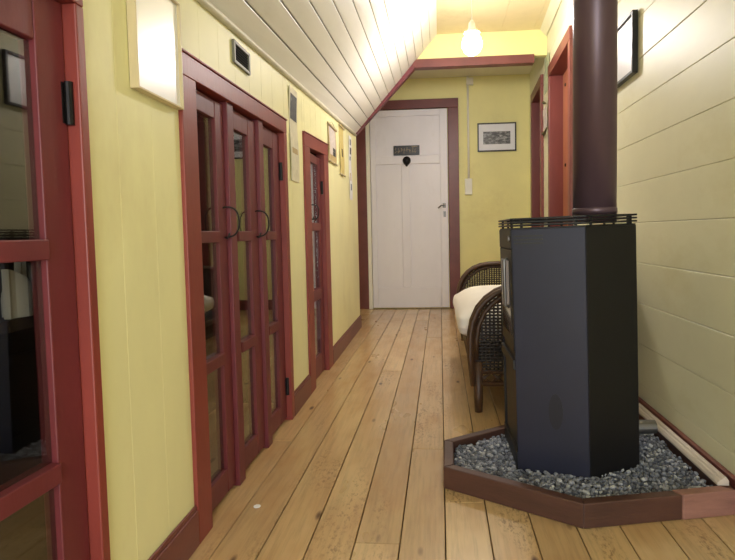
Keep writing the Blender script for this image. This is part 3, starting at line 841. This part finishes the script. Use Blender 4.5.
r = thing('green_print', (XW+.004, 4.32, 1.78), 'narrow sea-green strip hanging high between the right doorways', 'wall hanging', PI-.046)
mb = MB()
for i in range(10):
    a, b = i*.026, (i+1)*.026; f = lambda z: .003+.003*math.sin(z*25)
    mb.hexa([(f(a), .0, a), (f(a)+.002, .0, a), (f(a)+.002, .2, a), (f(a), .2, a), (f(b), .0, b), (f(b)+.002, .0, b), (f(b)+.002, .2, b), (f(b), .2, b)])
mb.build('printed_strip', M['paper_green'], r)

# ------------------------------------------------------------------ bulb
BX, BY, BZ = .203, 3.3, 1.845
r = thing('pendant_bulb', (BX, BY, BZ), 'bare glowing bulb hanging on a cord from the ceiling', 'lamp')
mb = MB(); prof = [(.012, .088), (.02, .075), (.034, .058), (.05, .036), (.058, .01), (.056, -.015), (.044, -.04), (.024, -.056), (.004, -.06)]
mb.lathe(prof, seg=24); mb.build('bulb_glass', M['bulb'], r, smooth=True)
mb = MB(); mb.lathe([(.030, .064), (.046, .066), (.046, .072), (.022, .092), (.018, .125), (.008, .14)], seg=16); mb.build('bulb_holder', M['whiteplastic'], r)  # holder rim flared wide to keep bulb light off the ceiling
mb = MB(); mb.tube([(0, 0, .138), (.0, 0, CEIL-BZ-.02)], .003, 8); mb.lathe([(.03, CEIL-BZ-.02), (.03, CEIL-BZ-.001)], seg=16); mb.build('cord', M['whiteplastic'], r)

# pale folded cloth on the closet shelf behind the near door
r = thing('trim_13', lw(-.6, .25, .607), 'dark shelf inside the near closet', 'shelf', LROT, kind='structure')
mb = MB(); mb.box((.001, 0, 0), (.53, .849, .018)); mb.build('shelf_board', M['dark'], r)
r = thing('folded_cloth', lw(-.076, .866, .6255), 'pale folded cloth seen through the glass of the near closet door', 'cloth', LROT)
for k, (dx, h, wd_) in enumerate(((0, .075, .068), (.022, .10, .046))):
    mb = MB(); n = 8
    for i in range(n):
        t0, t1 = i/n, (i+1)/n
        hh = lambda t: h*(.25+.75*(t if k else 1-t**1.8))+.004
        xa = -dx-.004*math.sin(t0*9); xb = -dx-.004*math.sin(t1*9)
        mb.hexa([(xa-.012, -wd_*(1-t0), 0), (xa, -wd_*(1-t0), 0), (xb, -wd_*(1-t1), 0), (xb-.012, -wd_*(1-t1), 0), (xa-.012, -wd_*(1-t0), hh(t0)), (xa, -wd_*(1-t0), hh(t0)), (xb, -wd_*(1-t1), hh(t1)), (xb-.012, -wd_*(1-t1), hh(t1))])
    bmesh.ops.remove_doubles(mb.bm, verts=mb.bm.verts, dist=1e-5)
    mb.build('cloth_fold', M['cloth'], r)

# small white disc lying on the floor
mb = MB(); mb.lathe([(.0095, .0012), (.0095, .0028), (.008, .0034)], c=(-.515, 1.43, 0), seg=20)
tag(mb.build('white_disc', M['mat']), 'tiny white disc lying on the floor boards by the triple closet doors', 'disc')

# ------------------------------------------------------------------ light
def area(name, loc, rot, sx, sy, power, col):
    l = bpy.data.lights.new(name, 'AREA'); l.shape = 'RECTANGLE'; l.size = sx; l.size_y = sy; l.energy = power; l.color = col
    o = bpy.data.objects.new(name, l); C.objects.link(o); o.location = loc; o.rotation_euler = rot; return o
area('doorway_daylight', (.09, YB-.15, 1.05), (PI/2, 0, 0), .95, 1.9, 50, (.93, .97, 1.0))
wd = bpy.data.worlds.new('world'); scene.world = wd; wd.use_nodes = True
wd.node_tree.nodes['Background'].inputs[0].default_value = (.75, .82, .9, 1); wd.node_tree.nodes['Background'].inputs[1].default_value = .8

# ------------------------------------------------------------------ camera
F_PX, PX, PY = 545.0, 395.0, 264.0
VX, VY, ROLL = 440.0, 232.0, math.radians(.8)
c1 = Vector((VX-PX, PY-VY, -F_PX)).normalized()
up = Vector((-math.sin(ROLL), math.cos(ROLL), 0)); up = (up-c1*up.dot(c1)).normalized()
right = c1.cross(up)
Rw = Matrix((right, c1, up))          # rows: world axes in camera space -> camera to world
cam = bpy.data.cameras.new('camera'); co = bpy.data.objects.new('camera', cam); C.objects.link(co)
co.matrix_world = Matrix.Translation((0, 0, .75)) @ Rw.to_4x4()
cam.sensor_width = 36; cam.lens = F_PX/735*36
cam.shift_x = (367.5-PX)/735; cam.shift_y = (PY-280)/735
cam.clip_start = .02
scene.camera = co
vs = scene.view_settings
vs.view_transform = 'Standard'; vs.look = 'None'; vs.exposure = 0.0; vs.gamma = 1; vs.use_curve_mapping = False
